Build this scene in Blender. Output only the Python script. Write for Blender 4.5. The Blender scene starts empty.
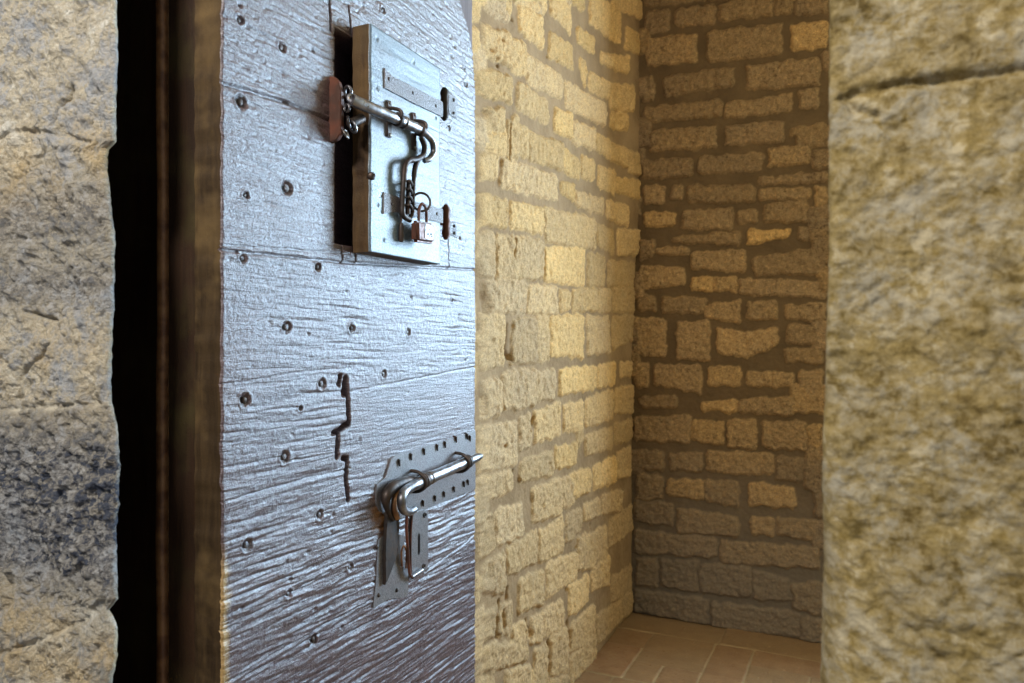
import bpy, bmesh, math, random
import numpy as np
from mathutils import Vector, Matrix

random.seed(7)
C = bpy.context.scene.collection
F = 743.0; CX, CY = 512.0, 341.5
YAW = math.radians(25.2); CA, SA = math.cos(YAW), math.sin(YAW)
EYE = 1.45
DX = -0.779           # plane of the door's outer face (faces +X)

# ------------------------------------------------------------------ projection of photo pixels on real planes
def ray(px, py):
    c = (px-CX)/F
    return (c*CA-SA, c*SA+CA, (CY-py)/F)
def onX(px, py, X):
    r = ray(px, py); t = X/r[0]
    return (X, r[1]*t, EYE+r[2]*t)
def onY(px, py, Y):
    r = ray(px, py); t = Y/r[1]
    return (r[0]*t, Y, EYE+r[2]*t)
def D(px, py, h=0.0):
    return Vector(onX(px, py, DX+h))

# ------------------------------------------------------------------ numpy noise
_rng = np.random.RandomState(11)
_ang = _rng.rand(256, 256)*2*np.pi
_GX, _GY = np.cos(_ang), np.sin(_ang)
def perlin(x, y, s=0):
    x = np.asarray(x, float)+s*17.31; y = np.asarray(y, float)+s*9.77
    xi = np.floor(x).astype(int); yi = np.floor(y).astype(int)
    xf = x-xi; yf = y-yi
    def g(a, b, dx, dy):
        a = a & 255; b = b & 255
        return _GX[a, b]*dx+_GY[a, b]*dy
    u = xf*xf*xf*(xf*(xf*6-15)+10); v = yf*yf*yf*(yf*(yf*6-15)+10)
    n0 = g(xi, yi, xf, yf)*(1-u)+g(xi+1, yi, xf-1, yf)*u
    n1 = g(xi, yi+1, xf, yf-1)*(1-u)+g(xi+1, yi+1, xf-1, yf-1)*u
    return (n0*(1-v)+n1*v)*1.5
def fbm(x, y, f, o=4, s=0, gain=.5):
    t = 0; a = 1
    for k in range(o):
        t = t+a*perlin(x*f, y*f, s+k*3); a *= gain; f *= 2.03
    return t
def ridge(x, y, f, o=3, s=0):
    t = 0; a = 1
    for k in range(o):
        t = t+a*(1-2*np.abs(perlin(x*f, y*f, s+k*5))); a *= .5; f *= 2.1
    return t
def sstep(a, b, x):
    t = np.clip((x-a)/(b-a), 0, 1); return t*t*(3-2*t)

# ------------------------------------------------------------------ mesh helpers
def link(name, me, mat, parent=None):
    o = bpy.data.objects.new(name, me); C.objects.link(o)
    if mat:
        for m in (mat if isinstance(mat, (list, tuple)) else [mat]): me.materials.append(m)
    if parent: o.parent = parent
    return o
def tag(o, label=None, cat=None, kind=None, group=None):
    if label: o['label'] = label
    if cat: o['category'] = cat
    if kind: o['kind'] = kind
    if group: o['group'] = group
    return o
def empty(name, loc, label=None, cat=None, kind=None):
    o = bpy.data.objects.new(name, None); C.objects.link(o); o.location = loc
    o.empty_display_size = .05
    return tag(o, label, cat, kind)
def spacing(segs):
    """[(a,b,step),...] -> 1-D coordinates"""
    out = []
    for a, b, st in segs:
        n = max(1, int(round((b-a)/st)))
        out += list(np.linspace(a, b, n+1)[:-1])
    out.append(segs[-1][1])
    return np.array(out)
def grid_mesh(name, P, thick, attr=None, mat=None, parent=None, flip=False, splay=0.0):
    """P: (nv,nu,3) surface points; thick: vector added for the back. A closed slab."""
    nv, nu, _ = P.shape
    idx = np.arange(nv*nu).reshape(nv, nu)
    f = np.stack([idx[:-1, :-1], idx[:-1, 1:], idx[1:, 1:], idx[1:, :-1]], -1).reshape(-1, 4)
    b = np.concatenate([idx[0, :-1], idx[:-1, -1], idx[-1, :0:-1], idx[:0:-1, 0]])
    back = P.reshape(-1, 3)[b].copy()
    # back plane: same plane for all rim points
    t = np.array(thick, float); ax = int(np.argmax(np.abs(t)))
    back[:, ax] = REF+t[ax]
    if splay:      # the right-hand edge runs back at a slant
        back[nu-1:nu+nv-1, 0] += splay
    n0 = nv*nu; nb = len(b); k = np.arange(nb); k2 = (k+1) % nb
    sk = np.stack([b[k2], b[k], n0+k, n0+k2], -1)
    V = np.concatenate([P.reshape(-1, 3), back])
    quads = np.concatenate([f, sk])
    cap = (n0+k)[::-1]
    if flip:
        quads = quads[:, ::-1]; cap = cap[::-1]
    me = bpy.data.meshes.new(name)
    me.vertices.add(len(V)); me.vertices.foreach_set('co', V.astype(np.float32).ravel())
    loops = np.concatenate([quads.ravel(), cap])
    me.loops.add(len(loops)); me.loops.foreach_set('vertex_index', loops.astype(np.int32))
    ls = np.concatenate([np.arange(len(quads))*4, [len(quads)*4]])
    lt = np.concatenate([np.full(len(quads), 4), [nb]])
    me.polygons.add(len(ls)); me.polygons.foreach_set('loop_start', ls.astype(np.int32))
    try: me.polygons.foreach_set('loop_total', lt.astype(np.int32))
    except Exception: pass
    me.update(calc_edges=True); me.validate()
    sm = np.zeros(len(me.polygons), bool); sm[:len(f)] = True
    me.polygons.foreach_set('use_smooth', sm)
    if attr is not None:
        ca = me.color_attributes.new('data', 'FLOAT_COLOR', 'POINT')
        A = np.zeros((len(V), 4), np.float32)
        A[:n0] = attr.reshape(-1, 4)
        A[n0:] = A[b]
        ca.data.foreach_set('color', A.ravel())
    return link(name, me, mat, parent)
REF = 0.0

def boxes_mesh(name, bs, mat, parent=None, bevel=0):
    bm = bmesh.new()
    for (x0, x1, y0, y1, z0, z1) in bs:
        r = bmesh.ops.create_cube(bm, size=1)
        bmesh.ops.scale(bm, vec=(x1-x0, y1-y0, z1-z0), verts=r['verts'])
        bmesh.ops.translate(bm, vec=((x0+x1)/2, (y0+y1)/2, (z0+z1)/2), verts=r['verts'])
    if bevel: bmesh.ops.bevel(bm, geom=bm.edges[:], offset=bevel, segments=2, affect='EDGES')
    me = bpy.data.meshes.new(name); bm.to_mesh(me); bm.free()
    return link(name, me, mat, parent)
def bm_obj(name, bm, mat, parent=None, smooth=True):
    bmesh.ops.recalc_face_normals(bm, faces=bm.faces[:])
    me = bpy.data.meshes.new(name); bm.to_mesh(me); bm.free()
    if smooth:
        me.polygons.foreach_set('use_smooth', [True]*len(me.polygons))
        try: me.set_sharp_from_angle(angle=math.radians(40))
        except Exception: pass
    return link(name, me, mat, parent)
def tube(bm, pts, rad, seg=14, squash=1.0, caps=True):
    """pts: Vectors; rad: number or list"""
    n = len(pts); rad = rad if isinstance(rad, (list, tuple)) else [rad]*n
    rings = []; prev = None
    for i, p in enumerate(pts):
        a = pts[max(0, i-1)]; b = pts[min(n-1, i+1)]
        t = (b-a).normalized()
        if prev is None:
            up = Vector((1, 0, 0)) if abs(t.x) < .9 else Vector((0, 0, 1))
        else: up = prev
        s = (up - t*up.dot(t)).normalized(); prev = s
        w = t.cross(s)
        rings.append([bm.verts.new(p+s*math.cos(2*math.pi*k/seg)*rad[i]*squash+w*math.sin(2*math.pi*k/seg)*rad[i]) for k in range(seg)])
    for i in range(n-1):
        for k in range(seg):
            bm.faces.new((rings[i][k], rings[i][(k+1) % seg], rings[i+1][(k+1) % seg], rings[i+1][k]))
    if caps:
        bm.faces.new(rings[0][::-1]); bm.faces.new(rings[-1])
def smooth_path(pts, sub=6):
    """Catmull-Rom through the points"""
    out = []
    P = [pts[0]]+list(pts)+[pts[-1]]
    for i in range(1, len(P)-2):
        p0, p1, p2, p3 = P[i-1], P[i], P[i+1], P[i+2]
        for k in range(sub):
            t = k/sub
            out.append(.5*((2*p1)+(-p0+p2)*t+(2*p0-5*p1+4*p2-p3)*t*t+(-p0+3*p1-3*p2+p3)*t**3))
    out.append(pts[-1]); return out
def plate(bm, pts2, x0, x1, jitter=0.0, bev=.0012):
    """polygon in the (Y,Z) plane between X=x0 (back) and x1 (front)"""
    fr = [bm.verts.new((x1, p[0], p[1])) for p in pts2]
    bk = [bm.verts.new((x0, p[0], p[1])) for p in pts2]
    n = len(pts2)
    top = bm.faces.new(fr); bm.faces.new(bk[::-1])
    for i in range(n):
        bm.faces.new((fr[i], bk[i], bk[(i+1) % n], fr[(i+1) % n]))
    if bev:
        bmesh.ops.bevel(bm, geom=list(top.edges), offset=bev, segments=2, affect='EDGES')
def wobble(poly, step=.004, amp=.0008, seed=1):
    r = random.Random(seed); out = []
    n = len(poly)
    for i in range(n):
        a = Vector(poly[i]); b = Vector(poly[(i+1) % n]); k = max(1, int((b-a).length/step))
        for j in range(k):
            p = a.lerp(b, j/k); out.append((p.x+r.uniform(-amp, amp), p.y+r.uniform(-amp, amp)))
    return out
def DP(pxs, h):      # list of photo px -> (Y,Z) on the plane h above the door
    return [tuple(D(x, y, h)[1:]) for x, y in pxs]

# ------------------------------------------------------------------ materials
def new_mat(name):
    m = bpy.data.materials.new(name); m.use_nodes = True
    nt = m.node_tree; nt.nodes.clear()
    out = nt.nodes.new('ShaderNodeOutputMaterial'); b = nt.nodes.new('ShaderNodeBsdfPrincipled')
    nt.links.new(b.outputs[0], out.inputs[0])
    return m, nt, b
class N:
    def __init__(s, nt): s.nt = nt
    def n(s, t, **k):
        x = s.nt.nodes.new(t)
        for a, v in k.items(): setattr(x, a, v)
        return x
    def l(s, a, b): s.nt.links.new(a, b)
    def coords(s, scale=(1, 1, 1), rot=(0, 0, 0)):
        c = s.n('ShaderNodeTexCoord'); m = s.n('ShaderNodeMapping')
        m.inputs['Scale'].default_value = scale; m.inputs['Rotation'].default_value = rot
        s.l(c.outputs['Object'], m.inputs[0]); return m.outputs[0]
    def noise(s, vec, scale, detail=4, rough=.55, dist=0):
        x = s.n('ShaderNodeTexNoise'); x.inputs['Scale'].default_value = scale
        x.inputs['Detail'].default_value = detail; x.inputs['Roughness'].default_value = rough
        x.inputs['Distortion'].default_value = dist
        s.l(vec, x.inputs['Vector']); return x.outputs['Fac']
    def ramp(s, fac, stops, interp='LINEAR'):
        x = s.n('ShaderNodeValToRGB'); x.color_ramp.interpolation = interp
        e = x.color_ramp.elements
        while len(e) < len(stops): e.new(.5)
        for i, (p, c) in enumerate(stops):
            e[i].position = p; e[i].color = (*c, 1) if len(c) == 3 else c
        s.l(fac, x.inputs[0]); return x.outputs[0]
    def mix(s, fac, a, b, mode='MIX'):
        x = s.n('ShaderNodeMix', data_type='RGBA', blend_type=mode)
        for sock, v in ((x.inputs[0], fac), (x.inputs[6], a), (x.inputs[7], b)):
            if hasattr(v, 'is_linked'): s.l(v, sock)
            elif isinstance(v, (int, float)): sock.default_value = v
            else: sock.default_value = (*v, 1)
        return x.outputs[2]
    def math(s, op, a, b=0.0, c=None, clamp=False):
        x = s.n('ShaderNodeMath', operation=op); x.use_clamp = clamp
        for i, v in enumerate((a, b) if c is None else (a, b, c)):
            if hasattr(v, 'is_linked'): s.l(v, x.inputs[i])
            else: x.inputs[i].default_value = v
        return x.outputs[0]
    def mr(s, v, a, b, c=0, d=1):
        x = s.n('ShaderNodeMapRange'); x.clamp = True
        s.l(v, x.inputs[0])
        for i, k in enumerate((a, b, c, d)): x.inputs[i+1].default_value = k
        return x.outputs[0]
    def bump(s, h, strength, dist, normal=None):
        x = s.n('ShaderNodeBump'); x.inputs['Strength'].default_value = strength
        x.inputs['Distance'].default_value = dist; s.l(h, x.inputs['Height'])
        if normal: s.l(normal, x.inputs['Normal'])
        return x.outputs[0]

def stone_mat(name, stone_a, stone_b, special, mortar, mortar2, spec=.25, rough=.85, foot_tint=None, flecks=.5, bumpd=.003):
    """data attribute: R stone mask, G brightness of the stone, B how much of the special hue"""
    m, nt, b = new_mat(name); k = N(nt)
    at = k.n('ShaderNodeAttribute', attribute_name='data'); sp = k.n('ShaderNodeSeparateColor'); k.l(at.outputs['Color'], sp.inputs[0])
    co = k.coords()
    big = k.noise(co, 7, 3); mid = k.noise(co, 38, 5, .65); fine = k.noise(co, 190, 4, .7)
    col = k.mix(k.mr(mid, .3, .7), stone_a, stone_b)
    col = k.mix(sp.outputs[2], col, special)
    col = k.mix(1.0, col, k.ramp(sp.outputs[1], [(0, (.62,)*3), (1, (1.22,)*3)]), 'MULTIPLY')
    col = k.mix(k.mr(fine, .44, .60, .0, .6), col, k.mix(1.0, col, (.50, .43, .35), 'MULTIPLY'))
    flk = k.noise(co, 62, 4, .75, .2)
    col = k.mix(k.math('MULTIPLY', k.mr(flk, .52, .60, 0, flecks), k.mr(mid, .40, .62, .15, 1.3)), col, k.mix(1.0, col, (1.75, 1.7, 1.6), 'MULTIPLY'))
    col = k.mix(k.math('MULTIPLY', k.mr(flk, .45, .38, 0, flecks), k.mr(big, .35, .6, .3, 1.2)), col, k.mix(1.0, col, (.35, .30, .25), 'MULTIPLY'))
    col = k.mix(k.mr(big, .42, .62, 0, .35), col, k.mix(1.0, col, (.80, .84, .95), 'MULTIPLY'))
    mo = k.mix(k.mr(big, .35, .65), mortar, mortar2)
    mo = k.mix(k.mr(fine, .35, .65, 0, .35), mo, k.mix(1.0, mo, (.6, .55, .5), 'MULTIPLY'))
    col = k.mix(sp.outputs[0], mo, col)
    if foot_tint:
        for (c, z0, z1, amt) in foot_tint:
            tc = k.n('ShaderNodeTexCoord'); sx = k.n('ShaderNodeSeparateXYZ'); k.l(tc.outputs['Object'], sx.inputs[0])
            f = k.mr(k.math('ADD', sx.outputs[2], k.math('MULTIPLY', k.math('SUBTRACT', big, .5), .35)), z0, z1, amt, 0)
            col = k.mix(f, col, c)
    k.l(col, b.inputs['Base Color'])
    b.inputs['Roughness'].default_value = rough; b.inputs['Specular IOR Level'].default_value = spec
    h = k.math('ADD', k.math('MULTIPLY', mid, .6), k.math('ADD', k.math('MULTIPLY', fine, .35), k.math('MULTIPLY', flk, .8)))
    k.l(k.bump(h, .9, bumpd), b.inputs['Normal'])
    return m

def wood_mat(name, c1, c2, rough=(.3, .5), grain=(30, 3, 120), bumpd=.0012, spec=.5, coat=0.0, spot=None, fine=700):
    m, nt, b = new_mat(name); k = N(nt)
    co = k.coords(grain); iso = k.coords()
    g = k.noise(co, 1.0, 6, .65, .6); bl = k.noise(iso, 9, 4, .6); f = k.noise(iso, fine, 3, .6)
    col = k.mix(k.mr(g, .35, .65), c1, c2)
    if spot:
        col = k.mix(k.mr(bl, .5, .7, 0, .8), col, spot)
    k.l(col, b.inputs['Base Color'])
    r = k.mr(k.math('ADD', k.math('MULTIPLY', g, .5), k.math('MULTIPLY', bl, .5)), .35, .65, rough[0], rough[1])
    k.l(r, b.inputs['Roughness'])
    b.inputs['Specular IOR Level'].default_value = spec
    b.inputs['Coat Weight'].default_value = coat; b.inputs['Coat Roughness'].default_value = .25
    h = k.math('ADD', k.math('MULTIPLY', g, 1.0), k.math('MULTIPLY', f, .35))
    k.l(k.bump(h, 1.0, bumpd), b.inputs['Normal'])
    return m
def metal_mat(name, c, c2, rough=.35, metallic=.9, bumpd=.0006, scale=120):
    m, nt, b = new_mat(name); k = N(nt); co = k.coords()
    a = k.noise(co, scale, 5, .65); bl = k.noise(co, 35, 3)
    k.l(k.mix(k.mr(bl, .4, .62), c, c2), b.inputs['Base Color'])
    k.l(k.mr(a, .3, .7, rough-.12, rough+.18), b.inputs['Roughness'])
    b.inputs['Metallic'].default_value = metallic
    k.l(k.bump(a, .8, bumpd), b.inputs['Normal'])
    return m

M = {}
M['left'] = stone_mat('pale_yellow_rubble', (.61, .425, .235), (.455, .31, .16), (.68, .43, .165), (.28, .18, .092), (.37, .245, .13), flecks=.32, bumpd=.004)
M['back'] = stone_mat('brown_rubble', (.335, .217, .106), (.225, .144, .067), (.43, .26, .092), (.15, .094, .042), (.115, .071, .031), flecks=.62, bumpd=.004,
                      foot_tint=[((.17, .15, .125), .25, 1.0, .55)])  # grey blended in towards the foot of the wall
M['jambL'] = None
# ------------------------------------------------------------------ masonry relief from a list of stones
def quad_pts(q, proj):
    xl, tl, bl, xr, tr, br = q[:6]
    return [proj(xl, bl), proj(xr, br), proj(xr, tr), proj(xl, tl)]
def masonry(U, V, stones, seed, warp=.006, edge=.012, depth=.012, rough=.004, grow=0.0):
    """stones: [(pts[(u,v)x4], bright, special)]. returns height, attributes"""
    uu, vv = np.meshgrid(U, V)
    wx = fbm(uu, vv, 18, 3, seed)*warp; wy = fbm(uu, vv, 18, 3, seed+40)*warp
    hm = np.full(uu.shape, -1.0); br = np.full(uu.shape, .5); sp = np.zeros(uu.shape)
    lift = np.zeros(uu.shape)
    for pts, b, s in stones:
        P = np.array(pts); m = .03
        i0, i1 = np.searchsorted(U, [P[:, 0].min()-m, P[:, 0].max()+m]); j0, j1 = np.searchsorted(V, [P[:, 1].min()-m, P[:, 1].max()+m])
        if i1-i0 < 2 or j1-j0 < 2: continue
        a = uu[j0:j1, i0:i1]+wx[j0:j1, i0:i1]; c = vv[j0:j1, i0:i1]+wy[j0:j1, i0:i1]
        area = sum(P[k, 0]*P[(k+1) % 4, 1]-P[(k+1) % 4, 0]*P[k, 1] for k in range(4))
        sg = 1 if area > 0 else -1
        ds = []
        for k in range(4):
            e = P[(k+1) % 4]-P[k]; L = np.hypot(*e)+1e-9
            ds.append(-sg*(e[0]*(c-P[k, 1])-e[1]*(a-P[k, 0]))/L)   # positive outside
        ds = np.stack(ds); R = .012
        inside = ds.max(0); t = np.maximum(ds+R, 0)
        d = np.where(inside < -R, inside, np.sqrt((t**2).sum(0))-R)
        h = -d+grow
        cur = hm[j0:j1, i0:i1]; w = h > cur
        cur[w] = h[w]; br[j0:j1, i0:i1][w] = b; sp[j0:j1, i0:i1][w] = s
        rr = (hash((round(P[0, 0], 3), round(P[0, 1], 3))) % 1000)/1000-.5
        tilt = ((a-P[:, 0].mean())*rr*.06+(c-P[:, 1].mean())*.05*(rr*7 % 1-.5))+rr*.006
        lift[j0:j1, i0:i1][w] = tilt[w]
    mask = sstep(-.002, .004, hm)
    prof = sstep(-.003, edge, hm)
    face = fbm(uu, vv, 26, 5, seed+7, .6)*rough+ridge(uu, vv, 45, 3, seed+9)*rough*.35
    pits = -np.clip(perlin(uu*75, vv*60, seed+15)-.55, 0, 1)*.02
    mort = fbm(uu, vv, 40, 4, seed+3)*.0016
    H = prof*(depth+lift+face+pits)+(1-prof)*mort
    A = np.stack([mask, br, sp, np.ones_like(mask)], -1)
    return uu, vv, H, A
def random_courses(u0, u1, v0, v1, rnd, keep, ch=(.10, .17), lw=(.14, .34), joint=.018):
    out = []; v = v0
    while v < v1:
        h = rnd.uniform(*ch); u = u0-rnd.uniform(0, .2)
        while u < u1:
            w = rnd.uniform(*lw)
            c = (u+w/2, v+h/2)
            if keep(*c):
                j = lambda: rnd.uniform(-.008, .008)
                out.append(([(u+j(), v+j()), (u+w-joint+j(), v+j()), (u+w-joint+j(), v+h-joint+j()), (u+j(), v+h-joint+j())], rnd.uniform(.3, .8), max(0, rnd.uniform(-.6, .5))))
            u += w
        v += h
    return out
def to_px(X, Y, Z):
    xc = X*CA+Y*SA; d = -X*SA+Y*CA
    return (CX+F*xc/max(d, .01), CY-F*(Z-EYE)/max(d, .01))

def seg_dist(u, v, pts):
    d = np.full(u.shape, 9.0)
    for (a, b) in zip(pts[:-1], pts[1:]):
        a = np.array(a); b = np.array(b); e = b-a; t = np.clip(((u-a[0])*e[0]+(v-a[1])*e[1])/(e@e), 0, 1)
        d = np.minimum(d, np.hypot(u-a[0]-t*e[0], v-a[1]-t*e[1]))
    return d
WX = -1.114; BY = 3.876; CEIL = 3.45
rnd = random.Random(5)
# --- left wall stones, read in zoomed crops: (offset y, list)
LS = {
0: [(60,-60,20,205,-20,110),(250,20,160,380,100,260),(415,-60,70,525,20,170),(535,-50,20,600,-20,60),(625,-60,120,780,60,230),(740,-70,20,850,20,110),
    (60,130,290,205,190,350),(205,200,370,290,240,400),(410,170,290,540,250,370),(560,140,220,650,200,280),(290,290,430,480,400,520,.7,.3),(680,280,330,800,300,390),
    (500,425,560,700,550,660,.8,.3),(620,380,470,720,440,520),(730,440,560,820,460,590),(25,340,480,200,410,540),(240,430,570,410,540,650),(440,570,680,525,600,730),
    (795,150,260,850,190,290),(575,310,380,605,330,460),(-80,-60,120,45,-80,100),(-80,130,330,40,160,340),(225,-60,10,390,-60,70)],
110: [(75,0,100,165,0,120),(190,50,260,250,30,250),(255,90,240,305,100,245),(310,110,260,475,180,310),(530,60,170,650,100,210,.8,.3),(660,120,210,800,210,300),
    (45,230,350,135,240,370),(155,250,400,450,350,470,.75,.2),(480,200,320,570,270,360),(580,240,350,650,270,370),(670,300,400,760,320,440),(80,130,210,180,120,230),
    (470,380,430,540,390,480),(550,430,500,700,470,550,.7,.3),(715,470,560,805,510,610,.8,.5),(735,10,90,800,20,110),(805,220,330,865,250,350),(765,360,430,850,380,470),
    (45,440,600,190,480,610),(205,480,620,380,520,650),(390,520,690,650,570,730,.6,.4)],
220: [(40,70,290,125,70,300),(140,80,310,378,110,305),(388,150,310,597,150,345,.85,.75),(660,20,130,755,60,180),(770,50,180,860,60,190),(612,180,340,703,190,350),
    (718,215,350,862,230,345),(90,322,480,285,330,490,.65,0),(300,345,480,450,350,500,.8,.2),(467,365,475,513,370,475),(537,370,478,653,362,478),(667,370,478,735,370,478),(748,362,478,870,350,486),
    (40,500,780,178,505,760,.65,.2),(215,518,760,343,512,750),(352,510,742,412,512,735),(422,510,705,588,502,720,.8,.7),(612,512,705,725,510,690,.7,.3),(742,512,680,855,502,620)],
330: [(60,272,460,158,262,440,.7,0),(170,232,420,338,212,390,.6,0),(344,222,370,440,212,360,.6,0),(462,207,340,662,190,305,.9,.8),(668,190,300,760,178,280,.9,.7),(785,170,245,850,170,240),
    (30,512,750,240,482,705,.7,0),(252,472,640,312,442,600),(330,432,590,477,382,550,.7,.4),(492,392,532,590,372,530,.85,.5),(607,362,510,748,315,458,.8,.45),(762,312,440,850,292,430)],
440: [(45,200,320,220,165,265),(255,120,220,430,60,175),(442,45,155,553,20,120,.6,.7),(602,-20,80,750,-65,35,.65,.3),(760,-80,20,850,-110,-10),
    (640,145,258,760,82,220,.95,.7),(772,72,200,838,32,190),(520,185,310,620,152,270,.8,.6),(322,250,430,470,202,385),(477,200,355,545,192,330),
    (30,422,630,118,392,570),(132,372,560,272,335,490,.75,0),(187,565,700,343,480,640),(355,482,640,485,405,590,.7,.3),(502,392,540,580,362,470),(592,352,430,670,302,400),(685,292,390,790,262,370),
    (590,510,690,712,445,620,.7,.3),(728,425,560,850,340,470),(560,-60,40,592,-70,0)],
553: [(60,75,200,170,0,210),(397,60,240,555,0,125,.8,.3),(250,145,305,375,90,265),(565,-80,90,612,-100,60),(512,175,335,618,115,250,.95,.5),(635,100,190,725,10,165,.8,.4),
    (740,130,260,850,60,200),(312,350,480,485,250,395,.8,.2),(80,310,450,215,255,420),(218,385,560,293,350,540),(517,375,520,655,275,450,.75,.3),(665,330,480,850,200,300),
    (422,440,640,508,385,620),(330,512,760,408,482,720),(520,540,720,650,440,600,.7,.3),(75,500,620,285,450,560),(15,625,760,120,585,700),(180,625,800,310,590,780),
    (0,110,280,45,120,250),(0,380,600,60,350,560),(420,680,800,510,640,760)],
}
stones = []
for off, L in LS.items():
    for q in L:
        c = [(470+q[0]/5.253, off+q[2]/5.253), (470+q[3]/5.253, off+q[5]/5.253), (470+q[3]/5.253, off+q[4]/5.253), (470+q[0]/5.253, off+q[1]/5.253)]
        P = [onX(x, y, WX)[1:] for x, y in c]
        mx, my = (c[0][0]+c[1][0])/2, (c[0][1]+c[2][1])/2
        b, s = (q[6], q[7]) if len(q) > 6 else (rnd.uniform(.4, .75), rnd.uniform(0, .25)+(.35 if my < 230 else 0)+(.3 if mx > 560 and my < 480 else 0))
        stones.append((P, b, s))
def vis_left(u, v):
    x, y = to_px(WX, u, v); return not (470 < x < 640 and -5 < y < 688) or u < 1.9
stones += random_courses(.7, BY, 0, CEIL, rnd, vis_left)
U = spacing([(.72, 2.2, .02), (2.2, BY+.02, .004)]); V = spacing([(0, CEIL, .0045)])
uu, vv, H, A = masonry(U, V, stones, 3, warp=.010, edge=.014, depth=.009, rough=.0050, grow=.009)
H += fbm(uu, vv, 3, 2, 60)*.006+.040*sstep(1.3, 2.4, vv)*sstep(3.56, 3.80, uu)
pit_list = [(511, 19, .006), (489, 50, .008), (508, 63, .007), (557, 61, .005), (548, 56, .005), (603, 61, .006), (484, 112, .009), (547, 465, .006), (512, 472, .006), (504, 446, .006), (590, 525, .006), (576, 548, .006),
            (485, 675, .010), (494, 58, .007), (500, 40, .006), (574, 241, .004), (568, 249, .005), (497, 66, .006), (540, 505, .006), (487, 520, .008), (566, 590, .005), (523, 610, .005)]
for px, py, rr in pit_list:
    p = onX(px, py, WX); d = np.hypot((uu-p[1])/1.6, vv-p[2])+.003*perlin(uu*90, vv*90, 14); H -= np.exp(-(d/rr)**2)*.022
for pts, w in (([(506, 326), (505, 350), (511, 360)], .009), ([(481, 285), (485, 310)], .010), ([(525, 622), (529, 635)], .009), ([(548, 642), (549, 675)], .008), ([(566, 622), (569, 648)], .007),
               ([(499, 602), (496, 620), (497, 637)], .008), ([(488, 565), (488, 576)], .008), ([(507, 589), (507, 599)], .008), ([(503, 612), (504, 628)], .008), ([(543, 248), (543, 275)], .005), ([(482, 398), (483, 415)], .008),
               ([(513, 240), (512, 258)], .006), ([(531, 420), (529, 432)], .007), ([(508, 125), (508, 160)], .006)):
    q = [tuple(onX(*p, WX)[1:]) for p in pts]; H -= np.exp(-(seg_dist(uu+.006*perlin(uu*30, vv*40, 15), vv, q)/w)**2)*.022
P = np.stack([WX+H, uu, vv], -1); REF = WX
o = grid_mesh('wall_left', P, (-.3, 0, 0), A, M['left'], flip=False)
tag(o, 'pale yellow rubble stone cell wall running back beyond the open door', 'wall', 'structure')

# --- back wall
BS = {
0: [(105,60,165,220,50,150),(250,50,130,450,25,115),(470,20,105,740,-20,75),(850,-10,75,1005,-30,60),(110,190,330,355,175,310,.75,.3),(415,160,310,780,120,270),(835,130,250,1005,105,240,.9,.7),
    (200,385,480,540,340,430),(610,335,450,970,290,425),(95,390,510,140,380,500),(100,540,610,480,500,580),(500,520,590,830,470,555),(875,460,545,960,445,540),
    (100,-60,35,400,-90,0),(420,-90,0,700,-120,-40),(755,-60,70,835,-60,60)],
120: [(130,60,155,455,30,140,.5,.2),(505,35,130,790,5,105),(830,40,85,1000,20,70),(95,205,295,335,190,280),(370,185,270,685,165,250),(720,145,235,920,125,215,.65,.3),
    (95,330,420,195,325,415,.75,.2),(320,330,415,650,330,405),(235,325,395,290,325,395),(675,290,325,1005,260,310),(675,350,400,925,340,390),(950,335,435,1010,335,430,.6,.4),
    (100,465,530,245,465,535,.9,.6),(290,455,545,535,445,545),(565,460,520,660,450,510),(695,425,510,905,400,510),(925,450,600,1005,440,590),(615,555,620,820,545,585,1,1),(240,585,610,570,560,620),(865,540,600,915,540,600)],
240: [(75,0,100,150,0,75),(155,45,60,315,35,85,.7,.2),(335,65,140,600,50,160,.7,.25),(640,90,170,1000,35,170),(75,130,245,295,140,220,.85,.3),(335,185,250,440,190,255,.9,.8),(450,185,250,560,190,260,.7,.5),
    (575,195,270,1005,210,285,.7,.1),(65,275,350,155,280,350),(190,285,365,400,290,365),(400,330,390,575,300,410,.8,.3),(615,310,395,765,305,395,.65,.2),(805,330,400,995,315,400,.6,.2),
    (45,390,570,205,395,580,.85,.25),(260,405,595,420,405,600,.8,.2),(460,445,560,620,465,590,.95,.35),(600,465,590,765,440,520,.95,.3),(810,425,515,990,425,520),(800,540,600,985,550,620)],
360: [(55,20,135,115,20,130,.7,.3),(150,25,120,380,30,165,.7,.2),(420,40,130,575,30,130,.7,.5),(610,60,125,730,60,130,.8,.3),(735,60,130,840,70,135,.75,.3),(870,60,265,985,50,260,.65,.2),
    (75,190,235,255,180,240),(385,210,250,560,200,260,.85,.6),(570,195,260,845,190,275,.6,.2),(50,280,400,325,280,410,.65,.1),(335,300,400,490,310,425,.65,.5),(515,295,430,655,300,445,.65,.3),
    (690,305,435,905,310,450,.6,.2),(915,325,485,985,325,480,.6,.5),(50,450,550,190,460,550),(225,470,550,385,465,555),(410,455,555,740,470,570,.65,.3),(755,480,600,885,490,600,.35,0),(895,490,640,985,490,690,.4,0)],
480: [(60,-30,100,190,-20,90,.45,.2),(215,0,70,395,0,100,.65,.7),(400,0,100,565,10,130),(620,10,120,850,40,140,.9,.6),(50,100,200,240,120,230),(265,140,260,570,190,280),(630,190,270,740,190,275,.85,.5),(755,190,270,970,200,300,.5,.3),
    (50,250,360,460,290,385,.7,0),(480,300,410,970,340,440,.6,.3),(60,390,520,165,390,530),(180,400,520,360,400,560,.35,0),(375,420,560,630,430,580,.4,0),(640,450,600,830,500,600,.4,0),(840,520,640,970,510,660,.5,.4),
    (50,550,650,410,590,720,.5,0),(430,610,740,870,660,780,.6,0),(880,680,800,980,690,810)],
}
stones = []
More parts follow.
